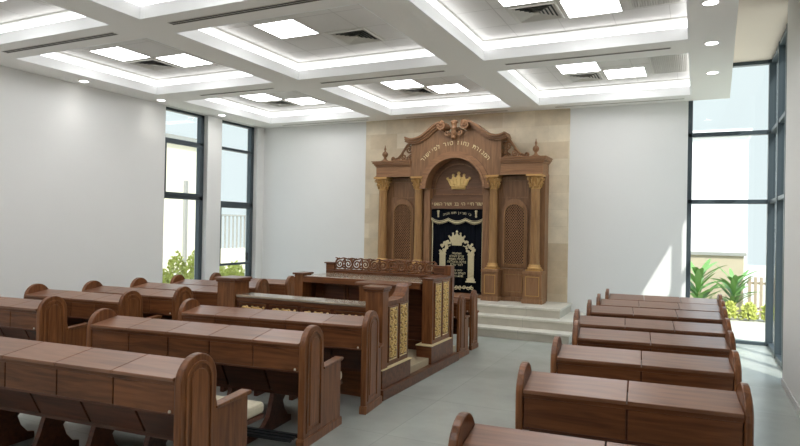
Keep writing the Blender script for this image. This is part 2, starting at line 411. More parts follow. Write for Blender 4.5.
# stone cladding behind the ark
struct('wall_back_cladding', B(-6.31, -2.09, YB-.03, YB, .48, ZC), M['travertine'])
struct('baseboard_right', B(XR-.012, XR, YF, 8.67, 0, .08), plain('skirting', (205, 205, 203), .5))
struct('baseboard_back', B(-1.75, -.14, YB-.012, YB, 0, .08), M['wall'])
struct('baseboard_left', B(XL, XL+.012, YF, YB, 0, .08), M['wall'])

# ---- left windows
def left_window(n, y0, y1, trans, sash):
    g = struct('window_%d' % n, B(XL-.155, XL-.145, y0, y1, z0w, 4.0), M['glass'])
    fr = MB(); a, b = XL-.2, XL-.10
    fr.box(a, b, y0, y0+.055, z0w, 4.0); fr.box(a, b, y1-.10, y1, z0w, 4.0); fr.box(a, b, y0, y1, z0w, z0w+.05); fr.box(a, b, y0, y1, 3.95, 4.0)
    for z, t in trans: fr.box(a, b, y0, y1, z-t/2, z+t/2)
    fr.obj('window_frame', M['frame'], g, .004)
    z1, z2 = sash
    s = MB(); c, d = XL-.12, XL-.06
    s.ring([(y0+.05, z1), (y1-.09, z1), (y1-.09, z2), (y0+.05, z2)], [(y0+.10, z1+.05), (y1-.15, z1+.05), (y1-.15, z2-.05), (y0+.10, z2-.05)], c, d, 'X')
    s.obj('sash', M['frame'], g, .004)
    return g
w1 = left_window(1, 8.52, 9.64, [(3.39, .07), (2.31, .09)], (2.34, 3.37))
w2 = left_window(2, 10.05, 11.22, [(3.41, .06), (2.23, .10)], (.90, 2.19))
B(XL-.06, XL-.03, 10.95, 10.99, 1.0, 1.16).obj('window_handle', M['black'], w2, .003)
# ---- right corner glazing
gb = struct('window_3', B(-.14, 1.10, YB+.05, YB+.06, 0, ZH), M['glass'])
f = MB(); a, b = YB, YB+.11
f.box(-.14, -.07, a, b, 0, ZH); f.box(1.03, 1.13, a-.02, b, 0, ZH); f.box(-.14, 1.1, a, b, ZH-.06, ZH); f.box(-.14, 1.1, a, b, 0, .05)
for z in (3.43, 2.31): f.box(-.14, 1.1, a, b, z-.035, z+.035)
f.obj('window_frame', M['frame'], gb, .004)
gr = struct('window_4', B(1.10, 1.11, 8.67, YB, 0, ZH), M['glass'])
f = MB(); a, b = 1.06, 1.16
for y in (8.69, 9.58, 10.45): f.box(a-.01, b, y-.04, y+.04, 0, ZH)
for z in (ZH-.03, 3.43, 2.31, .025): f.box(a, b, 8.67, YB, z-.03, z+.03)
f.obj('window_frame', M['frame'], gr, .004)

# ============================================================ OUTSIDE
struct('ground', B(-30, 25, -12, 40, -.3, -.11).box(-.3, 25, YB+.12, 40, -.11, -.02).box(1.25, 25, -12, YB+.12, -.11, -.02).box(-30, XL-.31, -12, 40, -.11, -.02), M['paving'])
gw = empty('garden_wall', (.3, 15.75, -.02), 0, 'low beige garden wall with grey coping behind the broad-leaved plants', 'wall')
B(-3.3, .68, 0, .25, 0, 1.30).obj('masonry', M['ext_beige'], gw); B(-3.35, .73, -.05, .30, 1.30, 1.37).obj('coping', M['ext_cap'], gw)
bd = empty('white_building', (-1.5, 18.5, -.02), 0, 'tall white building beyond the garden wall', 'building')
B(-7, 2.72, 0, 6, 0, 4.4).obj('wall', M['ext_wall'], bd); B(-7.1, 2.8, -.1, 6, 4.4, 4.55).obj('parapet', M['ext_wall'], bd)
fe = empty('slat_fence', (1.45, 15.5, -.02), 0, 'vertical slat fence at the right behind the yellow-green bushes', 'fence')
for k in range(9): B(-.40+k*.11, -.34+k*.11, 0, .03, 0, .86).obj('slat', M['fence'], fe)
B(-.42, .62, .03, .06, .15, .2).box(-.42, .62, .03, .06, .7, .75).obj('rail', M['fence'], fe)
rb = random.Random(4)
def bush(x, y, rx, ry, h, lab, n=420, grp=None, z0=-.02):
    m = MB()
    for k in range(n):
        a = rb.uniform(0, 2*PI); q = math.sqrt(rb.random()); z = rb.random()
        rr = q*(1-.35*z*z)
        p = Vector((rx*rr*math.cos(a), ry*rr*math.sin(a), .03+z*h*(1-.25*q)))
        d = Vector((rb.uniform(-1, 1), rb.uniform(-1, 1), rb.uniform(.1, 1.2))).normalized(); s = d.orthogonal().normalized()
        l_ = rb.uniform(.05, .10); w_ = l_*.30
        nrm = d.cross(s)
        m.add([p, p+d*l_*.5+s*w_+nrm*.004, p+d*l_, p+d*l_*.5-s*w_+nrm*.004], [(0, 1, 2, 3)])
    e = empty('leafy_bush', (x, y, z0), 0, lab, 'bush', grp)
    m.obj('foliage', M['bush'], e, fix=False)
    t = MB()
    for k in range(6):
        a = k*1.05; t.tube([(0, 0, 0), (rx*.3*math.cos(a), ry*.3*math.sin(a), h*.4), (rx*.6*math.cos(a), ry*.6*math.sin(a), h*.8)], .008, 5, .003)
    t.obj('stem', M['stem'], e)
for x, wd in ((.30, 'leftmost'), (.66, 'second from the left'), (1.02, 'second from the right'), (1.38, 'rightmost, by the slat fence')):
    bush(x, 14.70, .15, .17, .36, 'low yellow-green bush under the broad-leaved plants, '+wd, 380, 'bushes in the planting strip')
def broad_plant(x, y, h, n, lab, seed):
    r = random.Random(seed); e = empty('broad_leaf_plant', (x, y, -.02), 0, lab, 'plant', 'broad-leaved garden plants')
    t = MB(); fo = MB()
    for k in range(n):
        z0 = h*(.15+.55*k/n); a = k*2.4+r.uniform(-.3, .3); L = h*r.uniform(.46, .62); up = (1.0, .6, .8)[k % 3]
        d = Vector((math.cos(a), math.sin(a)*.8, up*1.2)).normalized(); sdv = Vector((-math.sin(a), math.cos(a), 0))
        vs = []; N = 8
        for i in range(N+1):
            u = i/N; c = Vector((0, 0, z0))+d*L*u+Vector((0, 0, -L*.45*u*u*(1.3-up)))
            wv = L*.085*math.sin(PI*min(1, u*.95+.03))**.7
            vs += [c-sdv*wv+Vector((0, 0, wv*.35)), c, c+sdv*wv+Vector((0, 0, wv*.35))]
        fs = [q for i in range(N) for q in ((3*i, 3*i+1, 3*i+4, 3*i+3), (3*i+1, 3*i+2, 3*i+5, 3*i+4))]
        fo.add(vs, fs, True)
    t.tube([(0, 0, 0), (.02, 0, h*.35), (0, .02, h*.72)], .025, 8, .012)
    t.obj('stem', M['stem'], e); fo.obj('foliage', M['leaf'], e, fix=False)
broad_plant(.06, 14.55, 1.25, 30, 'tall broad-leaved plant outside, partly hidden by the window frame', 3)
broad_plant(.76, 15.0, 1.1, 32, 'broad-leaved plant in the middle of the right window, before the beige wall', 8)
# beyond the left windows
cb = empty('cream_building', (-17.5, 14.5, -.02), 0, 'cream building seen through the tall left windows', 'building')
B(-3, 0, -7, 4.2, 0, 4.85).obj('wall', M['ext_cream'], cb); B(-3, .15, -7, 4.3, 4.85, 5.05).obj('parapet', M['ext_cap'], cb)
pp = empty('grey_post', (-14.0, 14.1, -.02), 0, 'slim grey post outside the first left window', 'post')
B(-.05, .05, -.05, .05, 0, 3.1).obj('shaft', M['ext_cap'], pp); B(-.12, .12, -.12, .12, 0, .04).obj('foot_plate', M['ext_cap'], pp)
lf = empty('bar_fence', (-13.0, 15.0, -.02), 0, 'light fence of thin vertical bars seen through the second left window', 'fence')
B(-.1, .1, -1.0, 3.6, 0, 1.05).obj('base_wall', M['ext_cream'], lf)
for k in range(26): B(-.02, .02, -1+k*.18, -.965+k*.18, 1.05, 2.05).obj('bar', M['ext_cap'], lf)
B(-.03, .03, -1, 3.6, 2.05, 2.10).obj('rail', M['ext_cap'], lf)
for x, y, h, lab in ((-10.3, 9.75, .80, 'yellow-green bush outside the first left window, at its left side'), (-10.4, 10.27, 1.15, 'yellow-green bush outside the first left window, in its middle'), (-10.4, 10.85, 1.25, 'tallest yellow-green bush outside the first left window, at its right side'),
                     (-10.5, 11.7, .85, 'yellow-green bush low in the second left window, left one'), (-10.5, 12.3, .85, 'yellow-green bush low in the second left window, right one')):
    bush(x, y, .34, .22, h, lab, 900, 'bushes outside the left windows')

# ============================================================ PLATFORM
AX, AZ = -4.13, .48
pf = empty('ark_platform', (AX, YB, 0), 0, 'three pale marble steps leading up to the ark', 'steps')
for z, y0, xr in ((.16, 9.86, 2.38), (.32, 10.15, 2.38), (.48, 10.38, 2.13)):
    st = MB(); st.box(-xr+.02, xr-.02, y0+.025-YB, -.03, z-.16, z-.035); st.obj('riser', M['marble_riser'], pf)
    MB().box(-xr, xr, y0-YB, -.03, z-.035, z).obj('tread', M['marble'], pf, .004)

# ============================================================ ARK
ark = empty('torah_ark', (AX, YB-.03, AZ), 0, 'tall carved wooden ark with gilded columns, arched niche and swan-neck pediment', 'ark')
def Z(z): return z-AZ
def Yv(y): return y-(YB-.03)
# carcass with side panels
c = MB()
for s in (-1, 1):
    x0, x1 = sorted((s*.62, s*1.68))
    c.box(x0, x1, Yv(11.14), 0, Z(.48), Z(2.80))
c.box(-.62, .62, Yv(11.32), 0, Z(.48), Z(3.2)); c.box(-.62, .62, Yv(11.14), 0, Z(.48), Z(.54))
c.obj('carcass', M['ark_wood'], ark, .004)
for s in (-1, 1):
    j = MB(); x0, x1 = sorted((s*.535, s*.66)); j.box(x0, x1, Yv(11.06), Yv(11.32), Z(.48), Z(2.55)); j.obj('door_jamb', M['ark_wood'], ark, .004)
# lintel with inscription, niche back
B(-.535, .535, Yv(11.10), Yv(11.32), Z(2.16), Z(2.36)).obj('lintel', M['ark_dark'], ark, .004)
npn = MB(); npn.prism(arch_outline(0, .575, Z(2.36), Z(2.545)), Yv(11.20), Yv(11.33), 'Y'); nb = npn.obj('niche_panel', M['ark_dark'], ark)
o1 = arch_outline(0, .50, Z(2.43), Z(2.545)); i1 = arch_outline(0, .475, Z(2.455), Z(2.545))
MB().ring(o1, i1, Yv(11.185), Yv(11.20), 'Y').obj('niche_moulding', M['ark_wood'], nb)
# pedestals
for s in (-1, 1):
    for cxm, hw, nm in ((1.535, .165, 'o'), (.757, .145, 'i')):
        p = MB(); X0 = s*cxm
        p.box(X0-hw, X0+hw, Yv(10.86), Yv(11.14), Z(.55), Z(1.03)); p.box(X0-hw-.02, X0+hw+.02, Yv(10.84), Yv(11.14), Z(.48), Z(.56)); p.box(X0-hw-.02, X0+hw+.02, Yv(10.84), Yv(11.14), Z(1.00), Z(1.055))
        pd = p.obj('pedestal', M['ark_wood'], ark, .006)
        MB().ring([(X0-hw+.04, Z(.61)), (X0+hw-.04, Z(.61)), (X0+hw-.04, Z(.96)), (X0-hw+.04, Z(.96))], [(X0-hw+.055, Z(.625)), (X0+hw-.055, Z(.625)), (X0+hw-.055, Z(.945)), (X0-hw+.055, Z(.945))], Yv(10.85), Yv(10.865), 'Y').obj('panel_moulding', M['cap_gold'], pd)
        cm = MB(); cc = (X0, Yv(11.01), 0); R = .090 if nm == 'o' else .078
        # column: base, fluted shaft, capital
        base = MB().box(X0-R*1.45, X0+R*1.45, Yv(11.01)-R*1.45, Yv(11.01)+R*1.45, Z(1.055), Z(1.085))
        base.lathe([(R*1.35, Z(1.085)), (R*1.42, Z(1.10)), (R*1.35, Z(1.12)), (R*1.12, Z(1.13)), (R*1.22, Z(1.15)), (R*1.05, Z(1.17))], cc, 24)
        colo = MB(); seg = 48; pr = []
        zs = [Z(1.17), Z(1.24), Z(1.28), Z(2.46), Z(2.50), Z(2.53)]; dep = [0, 0, .11, .11, 0, 0]
        vs = []
        for i in range(seg):
            t = 2*PI*i/seg; fl = (i % 4 in (1, 2))
            for k, zz in enumerate(zs):
                tap = R*(1-.10*(zz-zs[0])/1.36)
                rr = tap*(1-(dep[k] if fl else 0))
                vs.append((cc[0]+rr*math.cos(t), cc[1]+rr*math.sin(t), zz))
        nz_ = len(zs)
        colo.add(vs, [(i*nz_+k, ((i+1) % seg)*nz_+k, ((i+1) % seg)*nz_+k+1, i*nz_+k+1) for i in range(seg) for k in range(nz_-1)], True)
        co = colo.obj('column', M['col_wood'], ark)
        base.obj('column_base', M['cap_gold'], co)
        cap = MB(); cap.lathe([(R*.92, Z(2.52)), (R*1.02, Z(2.535)), (R*.92, Z(2.55)), (R*.95, Z(2.62)), (R*1.15, Z(2.70)), (R*1.4, Z(2.745))], cc, 20)
        cap.box(X0-R*1.6, X0+R*1.6, cc[1]-R*1.6, cc[1]+R*1.6, Z(2.745), Z(2.78))
        for tier, (zb, ht, n) in enumerate(((2.55, .10, 8), (2.59, .14, 8))):
            for k in range(n):
                t = 2*PI*(k+.5*tier)/n; r0 = R*.95
                pts = [(cc[0]+(r0+.012+q*q*.045)*math.cos(t), cc[1]+(r0+.012+q*q*.045)*math.sin(t), Z(zb)+ht*(q if q < .85 else 1.7-q)) for q in (0, .3, .6, .85, 1)]
                cap.tube(pts, .020, 6, .011)
        for sx in (-1, 1):
            for sy in (-1, 1):
                sp = spiral(0, 0, .035, 1.3, PI/2, 1, 12)
                cap.tube([(cc[0]+sx*(R*1.25+q[0]*.7), cc[1]+sy*(R*1.25+q[0]*.7), Z(2.705)+q[1]) for q in sp], .010, 5)
        cap.obj('capital', M['cap_gold'], co)
# side bays between the columns
for s in (-1, 1):
    X0 = s*1.135
    fr = MB(); y0, y1 = Yv(11.10), Yv(11.14)
    outer = arch_outline(X0, .235, Z(1.10), Z(2.09), 14, .265); inner = arch_outline(X0, .185, Z(1.155), Z(2.07), 14)
    fo = fr.ring(outer, inner, Yv(11.095), y1, 'Y').obj('arched_frame', M['ark_wood'], ark)
    MB().ring(arch_outline(X0, .195, Z(1.145), Z(2.07), 14), arch_outline(X0, .180, Z(1.16), Z(2.07), 14), Yv(11.08), Yv(11.10), 'Y').obj('moulding', M['col_wood'], fo)
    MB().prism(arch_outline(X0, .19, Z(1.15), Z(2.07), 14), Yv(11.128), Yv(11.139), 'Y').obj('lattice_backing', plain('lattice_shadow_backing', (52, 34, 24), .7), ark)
    la = MB(); sp_ = .036; hw = .185; zb, zsng = Z(1.155), Z(2.07)
    def inside(x, z):
        if z < zb or abs(x) > hw: return False
        return z <= zsng or x*x+(z-zsng)**2 <= hw*hw
    for d in (-1, 1):
        k = -30
        while k < 50:
            c0 = zb+k*sp_; pts_in = []
            t = -hw
            while t <= hw:
                zz = c0+d*(t)*1.25
                if inside(t, zz): pts_in.append((t, zz))
                t += .005
            if len(pts_in) > 3:
                a, b = pts_in[0], pts_in[-1]; wd = .0062
                yy = 0 if d == 1 else .006
                la.add([(X0+a[0], Yv(11.105)+yy, a[1]-wd), (X0+b[0], Yv(11.105)+yy, b[1]-wd), (X0+b[0], Yv(11.105)+yy, b[1]+wd), (X0+a[0], Yv(11.105)+yy, a[1]+wd),
                        (X0+a[0], Yv(11.113)+yy, a[1]-wd), (X0+b[0], Yv(11.113)+yy, b[1]-wd), (X0+b[0], Yv(11.113)+yy, b[1]+wd), (X0+a[0], Yv(11.113)+yy, a[1]+wd)],
                       [(0, 1, 2, 3), (7, 6, 5, 4), (0, 4, 5, 1), (3, 2, 6, 7), (0, 3, 7, 4), (1, 5, 6, 2)])
            k += 1.55
    la.obj('lattice', M['lattice'], ark)
    def rectring(x0, x1, z0, z1, t, ya, yb_, nm, m, par):
        MB().ring([(x0, z0), (x1, z0), (x1, z1), (x0, z1)], [(x0+t, z0+t), (x1-t, z0+t), (x1-t, z1-t), (x0+t, z1-t)], ya, yb_, 'Y').obj(nm, m, par)
    rectring(X0-.25, X0+.25, Z(2.37), Z(2.70), .02, Yv(11.12), Yv(11.14), 'upper_panel_moulding', M['ark_wood'], ark)
    lp = B(X0-.22, X0+.22, Yv(11.085), Yv(11.14), Z(.56), Z(1.04)).obj('lower_panel', M['ark_wood'], ark, .003)
    rectring(X0-.17, X0+.17, Z(.64), Z(.97), .016, Yv(11.07), Yv(11.086), 'panel_moulding', M['col_wood'], lp)
    B(X0-.24, X0+.24, Yv(11.05), Yv(11.14), Z(1.04), Z(1.075)).obj('sill', M['ark_wood'], ark, .004)
    B(X0-.24, X0+.24, Yv(11.04), Yv(11.14), Z(.48), Z(.56)).obj('plinth', M['ark_wood'], ark, .004)
    # entablature over the bay
    x0, x1 = sorted((s*.901, s*1.67)); en = MB()
    en.box(x0, x1, Yv(10.95), 0, Z(2.78), Z(2.99))
    eo = en.obj('entablature', M['ark_wood_x'], ark, .006)
    cn = MB()
    for g, za, zb2 in ((.012, 2.78, 2.81), (.015, 2.99, 3.015), (.035, 3.015, 3.045), (.06, 3.045, 3.08), (.075, 3.08, 3.10)):
        xa, xb = (x0-g, x1) if s < 0 else (x0, x1+g)
        cn.box(xa, xb, Yv(10.95)-g, 0, Z(za), Z(zb2))
    cn.obj('cornice', M['ark_wood_x'], eo, .004)
    # finial
    fi = MB().lathe([(.075, 0), (.08, .02), (.05, .035), (.03, .06), (.025, .085), (.055, .12), (.06, .15), (.05, .18), (.02, .205), (.018, .23), (.026, .25), (.012, .285), (.004, .33)], (s*1.52, Yv(11.04), Z(3.10)), 16)
    fi.obj('finial', M['ark_wood'], ark)
    # carved scroll crest
    cr = MB(); yc = Yv(11.06)
    def S(pts, r, r1=None): cr.tube([(s*p[0], yc, Z(p[1])) for p in pts], r, 6, r1)
    S([(.90, 3.44), (.97, 3.45), (1.04, 3.41), (1.10, 3.33), (1.16, 3.24), (1.23, 3.17), (1.31, 3.14)], .030, .022)
    S(spiral(1.345, 3.155, .050, 1.2, PI, 1), .022); S(spiral(1.00, 3.32, .085, 1.7, 0, 1), .022, .016); S(spiral(1.12, 3.19, .065, 1.6, PI/2, -1), .019)
    S(spiral(.955, 3.175, .055, 1.5, PI, -1), .019); S([(.90, 3.115), (1.0, 3.14), (1.1, 3.12), (1.2, 3.115), (1.30, 3.115)], .020); S([(.90, 3.27), (.96, 3.22), (1.05, 3.16)], .018)
    S(spiral(1.22, 3.14, .035, 1.2, 0, 1), .014); S(spiral(.935, 3.37, .035, 1.2, 0, -1), .016)
    cr.box(min(s*.88, s*1.34), max(s*.88, s*1.34), yc-.018, yc+.018, Z(3.10), Z(3.12))
    cr.obj('scroll_crest', M['ark_wood'], ark)
# pediment body with the arched opening
n = 16
arch_in = [(x, z) for x, z in arc(0, Z(2.545), .575, 0, PI, 24)]
top = [(.90, 3.43), (.80, 3.44), (.66, 3.47), (.54, 3.54), (.42, 3.63), (.34, 3.68), (.26, 3.68), (.20, 3.60), (.14, 3.56), (.075, 3.58), (.07, 3.70)]
outl = [(.575, Z(2.545)), (.70, Z(2.545)), (.70, Z(2.78)), (.90, Z(2.78))]+[(x, Z(z)) for x, z in top]+[(-x, Z(z)) for x, z in reversed(top)]+[(-.90, Z(2.78)), (-.70, Z(2.78)), (-.70, Z(2.545)), (-.575, Z(2.545))]
full = outl+[(x, z) for x, z in arc(0, Z(2.545), .575, PI, 0, 24)][1:-1]
pm = MB(); pm.prism(full, Yv(10.95), 0, 'Y'); pb = pm.obj('pediment', M['ark_wood'], ark)
MB().ring(arch_outline(0, .70, Z(2.545), Z(2.5451), 24), arch_outline(0, .60, Z(2.545), Z(2.5451), 24), Yv(10.92), Yv(10.95), 'Y').obj('arch_moulding', M['ark_wood_x'], pb)
MB().ring(arch_outline(0, .62, Z(2.545), Z(2.5451), 24), arch_outline(0, .575, Z(2.545), Z(2.5451), 24), Yv(10.90), Yv(10.95), 'Y').obj('arch_moulding', M['ark_wood_x'], pb)
# swan-neck cornice
for s in (-1, 1):
    cl = [(1.0, 3.54), (.90, 3.505), (.80, 3.505), (.68, 3.54), (.57, 3.61), (.47, 3.69), (.38, 3.75), (.30, 3.785), (.22, 3.79)]
    # smooth subdivision of the centre line
    def cr_(p, t):
        i = min(int(t), len(p)-2); u = t-i; g = lambda k: Vector(p[max(0, min(len(p)-1, k))])
        a, b, c_, d = g(i-1), g(i), g(i+1), g(i+2)
        return .5*((2*b)+(-a+c_)*u+(2*a-5*b+4*c_-d)*u*u+(-a+3*b-3*c_+d)*u**3)
    P = [cr_(cl, k*(len(cl)-1)/32) for k in range(33)]
    sw = MB()
    for off, th, yf in ((.0, .034, 10.82), (-.034, .030, 10.86), (-.066, .034, 10.90)):
        vs = []
        for k, p in enumerate(P):
            d = (P[min(k+1, 32)]-P[max(k-1, 0)]).normalized(); nn = Vector((-d.y, d.x))
            if nn.y < 0: nn = -nn
            a = p+nn*(off+th/2); b = p+nn*(off-th/2)
            for q in (a, b):
                for yy in (Yv(yf), Yv(11.2)): vs.append((s*q.x, yy, Z(q.y)))
        fs = []
        for k in range(32):
            o = 4*k; fs += [(o, o+4, o+6, o+2), (o+1, o+3, o+7, o+5), (o, o+1, o+5, o+4), (o+2, o+6, o+7, o+3)]
        fs += [(0, 2, 3, 1), (128, 129, 131, 130)]
        sw.add(vs, fs)
    so_ = sw.obj('swan_neck_cornice', M['ark_wood_x'], ark)
    v = MB(); yv = Yv(10.79)
    v.add([(s*.235+.082*math.cos(2*PI*k/24), yv, Z(3.72)+.078*math.sin(2*PI*k/24)) for k in range(24)]+[(s*.235+.082*math.cos(2*PI*k/24), Yv(11.1), Z(3.72)+.078*math.sin(2*PI*k/24)) for k in range(24)],
          [tuple(range(24)), tuple(range(47, 23, -1))]+[(k, k+24, (k+1) % 24+24, (k+1) % 24) for k in range(24)])
    v.tube([(s*x, yv-.006, Z(z)) for x, z in spiral(.235, 3.75, .068, 1.8, PI/2, 1, 30)], .013, 6)
    v.blob((s*.235, yv-.006, Z(3.75)), .026, .02, .026)
    v.obj('volute', M['ark_wood_x'], so_)
ur = MB(); ur.lathe([(.03, Z(3.52)), (.055, Z(3.55)), (.065, Z(3.60)), (.05, Z(3.64)), (.075, Z(3.66)), (.075, Z(3.68)), (.045, Z(3.70)), (.055, Z(3.75)), (.075, Z(3.79)), (.05, Z(3.82)), (.015, Z(3.84))], (0, Yv(10.90), 0), 16)
for sx in (-1, 1): ur.tube([(sx*(.13+x), Yv(10.88), Z(z)) for x, z in spiral(0, 3.59, .055, 1.3, PI, 1)], .018, 6)
ur.blob((0, Yv(10.86), Z(3.50)), .05, .04, .05)
ur.obj('centre_urn', M['ark_wood'], ark)

# lettering
def text_mb(s_, size, mb, fn, depth=.006, spacing=1.0):
    """adds the string (already in visual order); fn maps (x,y,z) local letters to scene coordinates"""
    cu = bpy.data.curves.new('letters', 'FONT'); cu.body = s_; cu.size = size; cu.extrude = depth/2; cu.align_x = 'CENTER'; cu.space_character = spacing
    cu.resolution_u = 3
    o = bpy.data.objects.new('letters', cu); C.objects.link(o); bpy.context.view_layer.update()
    me = bpy.data.meshes.new_from_object(o.evaluated_get(bpy.context.evaluated_depsgraph_get()))
    mb.add([fn(v.co) for v in me.vertices], [tuple(p.vertices) for p in me.polygons])
    bpy.data.objects.remove(o); bpy.data.curves.remove(cu); bpy.data.meshes.remove(me)
def heb(t): return t[::-1]
def arc_words(msg, size, R, span, cz, y, mat, par, nm):
    msg = heb(msg); N = len(msg); t = MB()
    for k, ch in enumerate(msg+' '):
        if ch == ' ':
            if t.v: t.obj(nm, mat, par)
            t = MB(); continue
        th = math.radians(span)-math.radians(2*span)*k/(N-1)
        def fn(c_, th=th):
            q = Vector((-math.sin(th), math.cos(th)))*(R+c_.y)+Vector((math.cos(th), math.sin(th)))*c_.x
            return (q.x, y-c_.z, cz+q.y)
        text_mb(ch, size, t, fn)
def line_words(msg, size, half, z, y, mat, par, nm):
    msg = heb(msg); N = len(msg); t = MB()
    for k, ch in enumerate(msg+' '):
        if ch == ' ':
            if t.v: t.obj(nm, mat, par)
            t = MB(); continue
        x0 = -half+2*half*k/(N-1)
        text_mb(ch, size, t, lambda c_: (x0+c_.x, y-c_.z, z+c_.y))
arc_words('המנורת נחוז טור לפיישור', .115, .825, 49.5, Z(2.545), Yv(10.944), M['gold_paint'], pb, 'inscription_word')
line_words('שזר חיי הי בנ ושיר הואוי', .098, .49, Z(2.225), Yv(11.094), M['gold_paint'], ark, 'inscription_word')

def crown(cx0, z0, w_, h_, y, m):
    """flat raised crown relief"""
    hw = w_/2; pts = [(-.60, 0), (.60, 0), (.64, .22), (.72, .22), (1.0, .66), (.90, .70), (.84, .64), (.78, .70), (.66, .64), (.60, .72), (.55, .86), (.44, .90), (.36, .80), (.31, .78), (.19, .79), (.14, .90), (0, .98)]
    full = pts+[(-x, z) for x, z in reversed(pts[2:-1])]
    m.prism([(cx0+x*hw, z0+z*h_*.93) for x, z in full], y, y-.02, 'Y')
    m.blob((cx0, y-.01, z0+h_*.97), .035*w_/.44, .015, .035*w_/.44)
    for x, z in ((.98, .70), (.48, .92), (-.98, .70), (-.48, .92)): m.blob((cx0+x*hw, y-.012, z0+z*h_*.93), .028*w_/.44, .014, .028*w_/.44)
    m.tube([(cx0-.5*hw, y-.022, z0+.05*h_), (cx0+.5*hw, y-.022, z0+.05*h_)], .012*w_/.44, 6)
    m.tube([(cx0-.62*hw, y-.022, z0+.2*h_), (cx0+.62*hw, y-.022, z0+.2*h_)], .010*w_/.44, 6)
    for k in range(-3, 4): m.blob((cx0+k*.13*hw, y-.022, z0+.125*h_), .014*w_/.44, .008, .014*w_/.44)
    for sx in (-1, 1):
        for k in range(3): m.tube([(cx0+sx*hw*(.16+.26*k), y-.020, z0+.28*h_), (cx0+sx*hw*(.20+.30*k), y-.020, z0+(.62-.03*k)*h_)], .010*w_/.44, 5)
    return m
crown(0, Z(2.54), .46, .32, Yv(11.20), MB()).obj('gold_crown', M['gold'], nb)
# dark reveal of the crown (band behind the points)
# ---- curtain
cu = empty('ark_curtain', (AX, 11.16, .56), 0, 'black velvet curtain with gold embroidery hanging in the ark doorway', 'curtain')
cm = MB(); nx = 60; zt = 2.155-.56
vs = []
for k in range(nx+1):
    x = -.53+1.06*k/nx; y = .012*math.sin(x*38)+.006*math.sin(x*91)
    vs += [(x, y+.02, 0), (x, y+.02, zt), (x, y+.035, 0), (x, y+.035, zt)]
fs = []
for k in range(nx):
    o = 4*k; fs += [(o, o+4, o+5, o+1), (o+2, o+3, o+7, o+6), (o+1, o+5, o+7, o+3), (o, o+2, o+6, o+4)]
cm.add(vs, fs, True); cm.obj('velvet', M['velvet'], cu)
def CZ(z): return z-.56
va = MB(); vpts = [(-.53, CZ(2.155)), (-.53, CZ(1.97))]
for k in range(3):
    vpts += [(-.53+.353*(k+u/8), CZ(1.955)-.055*math.sin(PI*u/8)) for u in range(1, 9)]
vpts += [(.53, CZ(2.155))]
va.prism(vpts, -.022, -.006, 'Y'); vo = va.obj('valance', M['velvet'], cu)
vt = MB()
for dz, r in ((0, .014), (.03, .006)):
    vt.tube([(x, -.026, z+dz) for x, z in vpts[1:-1]], r, 6)
for k in range(60):
    x = -.52+k*1.04/59; i = min(int((x+.53)/.353), 2); u = (x+.53)/.353-i; zz = CZ(1.955)-.055*math.sin(PI*u)
    vt.tube([(x, -.024, zz), (x, -.024, zz-.035)], .005, 4)
vt.obj('gold_fringe', M['gold_thread'], vo)
em = MB()
for s in (-1, 1):
    em.tube([(s*.385, -.026, CZ(2.03)), (s*.385, -.026, CZ(2.11))], .018, 6, .024); em.blob((s*.385, -.026, CZ(2.12)), .03, .008, .02); em.blob((s*.385, -.026, CZ(2.02)), .022, .008, .025)
em.obj('valance_embroidery', M['gold_thread'], vo)
arc_words('כי מציון תצא תורה', .066, .9, 17, CZ(1.17), -.024, M['gold_thread'], vo, 'embroidered_word')
crown(0, CZ(1.46), .32, .27, -.002, MB()).obj('embroidered_crown', M['gold_thread'], cu)
for s in (-1, 1):
    k_ = MB(); X0 = s*.29
    k_.box(X0-.06, X0+.06, -.012, .0, CZ(.84), CZ(1.34)); k_.box(X0-.08, X0+.08, -.014, .0, CZ(.79), CZ(.84)); k_.box(X0-.10, X0+.10, -.014, .0, CZ(.765), CZ(.79)); k_.box(X0-.07, X0+.07, -.014, 0, CZ(1.28), CZ(1.305))
    for q in range(6): k_.tube([(X0-.05, -.014, CZ(.86+q*.075)), (X0+.05, -.014, CZ(.90+q*.075))], .009, 5)
    r = random.Random(7+s)
    for q in range(26):
        u_ = r.random(); k_.blob((X0-s*(u_**1.5)*.10+r.uniform(-.085, .085), -.01, CZ(1.33+.22*u_)), .026, .012, .026, 6, 4)
    k_.tube([(X0-s*.04, -.01, CZ(1.48)), (X0-s*.12, -.01, CZ(1.44)), (X0-s*.16, -.01, CZ(1.46))], .010, 5)
    k_.obj('embroidered_column', M['gold_thread'], cu)
for k, (sn, sz) in enumerate((('ושמעתי', .062), ('זכרון לעולם', .062), ('לעילוי נשמת', .062), ('ברכה והצלחה', .066), ('לזכר עולם', .062), (None, 0), ('יהיה צדיק', .06), ('לעולם ועד אמן', .062), ('תהא נשמת', .06))):
    if not sn: continue
    tx = MB(); text_mb(heb(sn), sz, tx, lambda c_, k=k: (c_.x, -.004-c_.z, CZ(1.29)-k*.054+c_.y), .004)
    tx.obj('embroidered_line', M['gold_thread'], cu)
bo = MB()
for k in range(9):
    x = -.32+k*.08; bo.tube([(x+p, -.006, CZ(.66)+q) for p, q in spiral(0, 0, .042, 1.3, k, (-1)**k, 12)], .009, 5)
bo.tube([(-.34+.034*k, -.006, CZ(.68)-.03*math.sin(PI*k/20)) for k in range(21)], .008, 5)
bo.tube([(-.505, -.012, CZ(.60)), (-.505, -.012, CZ(1.93))], .010, 5); bo.tube([(.505, -.012, CZ(.60)), (.505, -.012, CZ(1.93))], .006, 5)
bo.obj('border_embroidery', M['gold_thread'], cu)

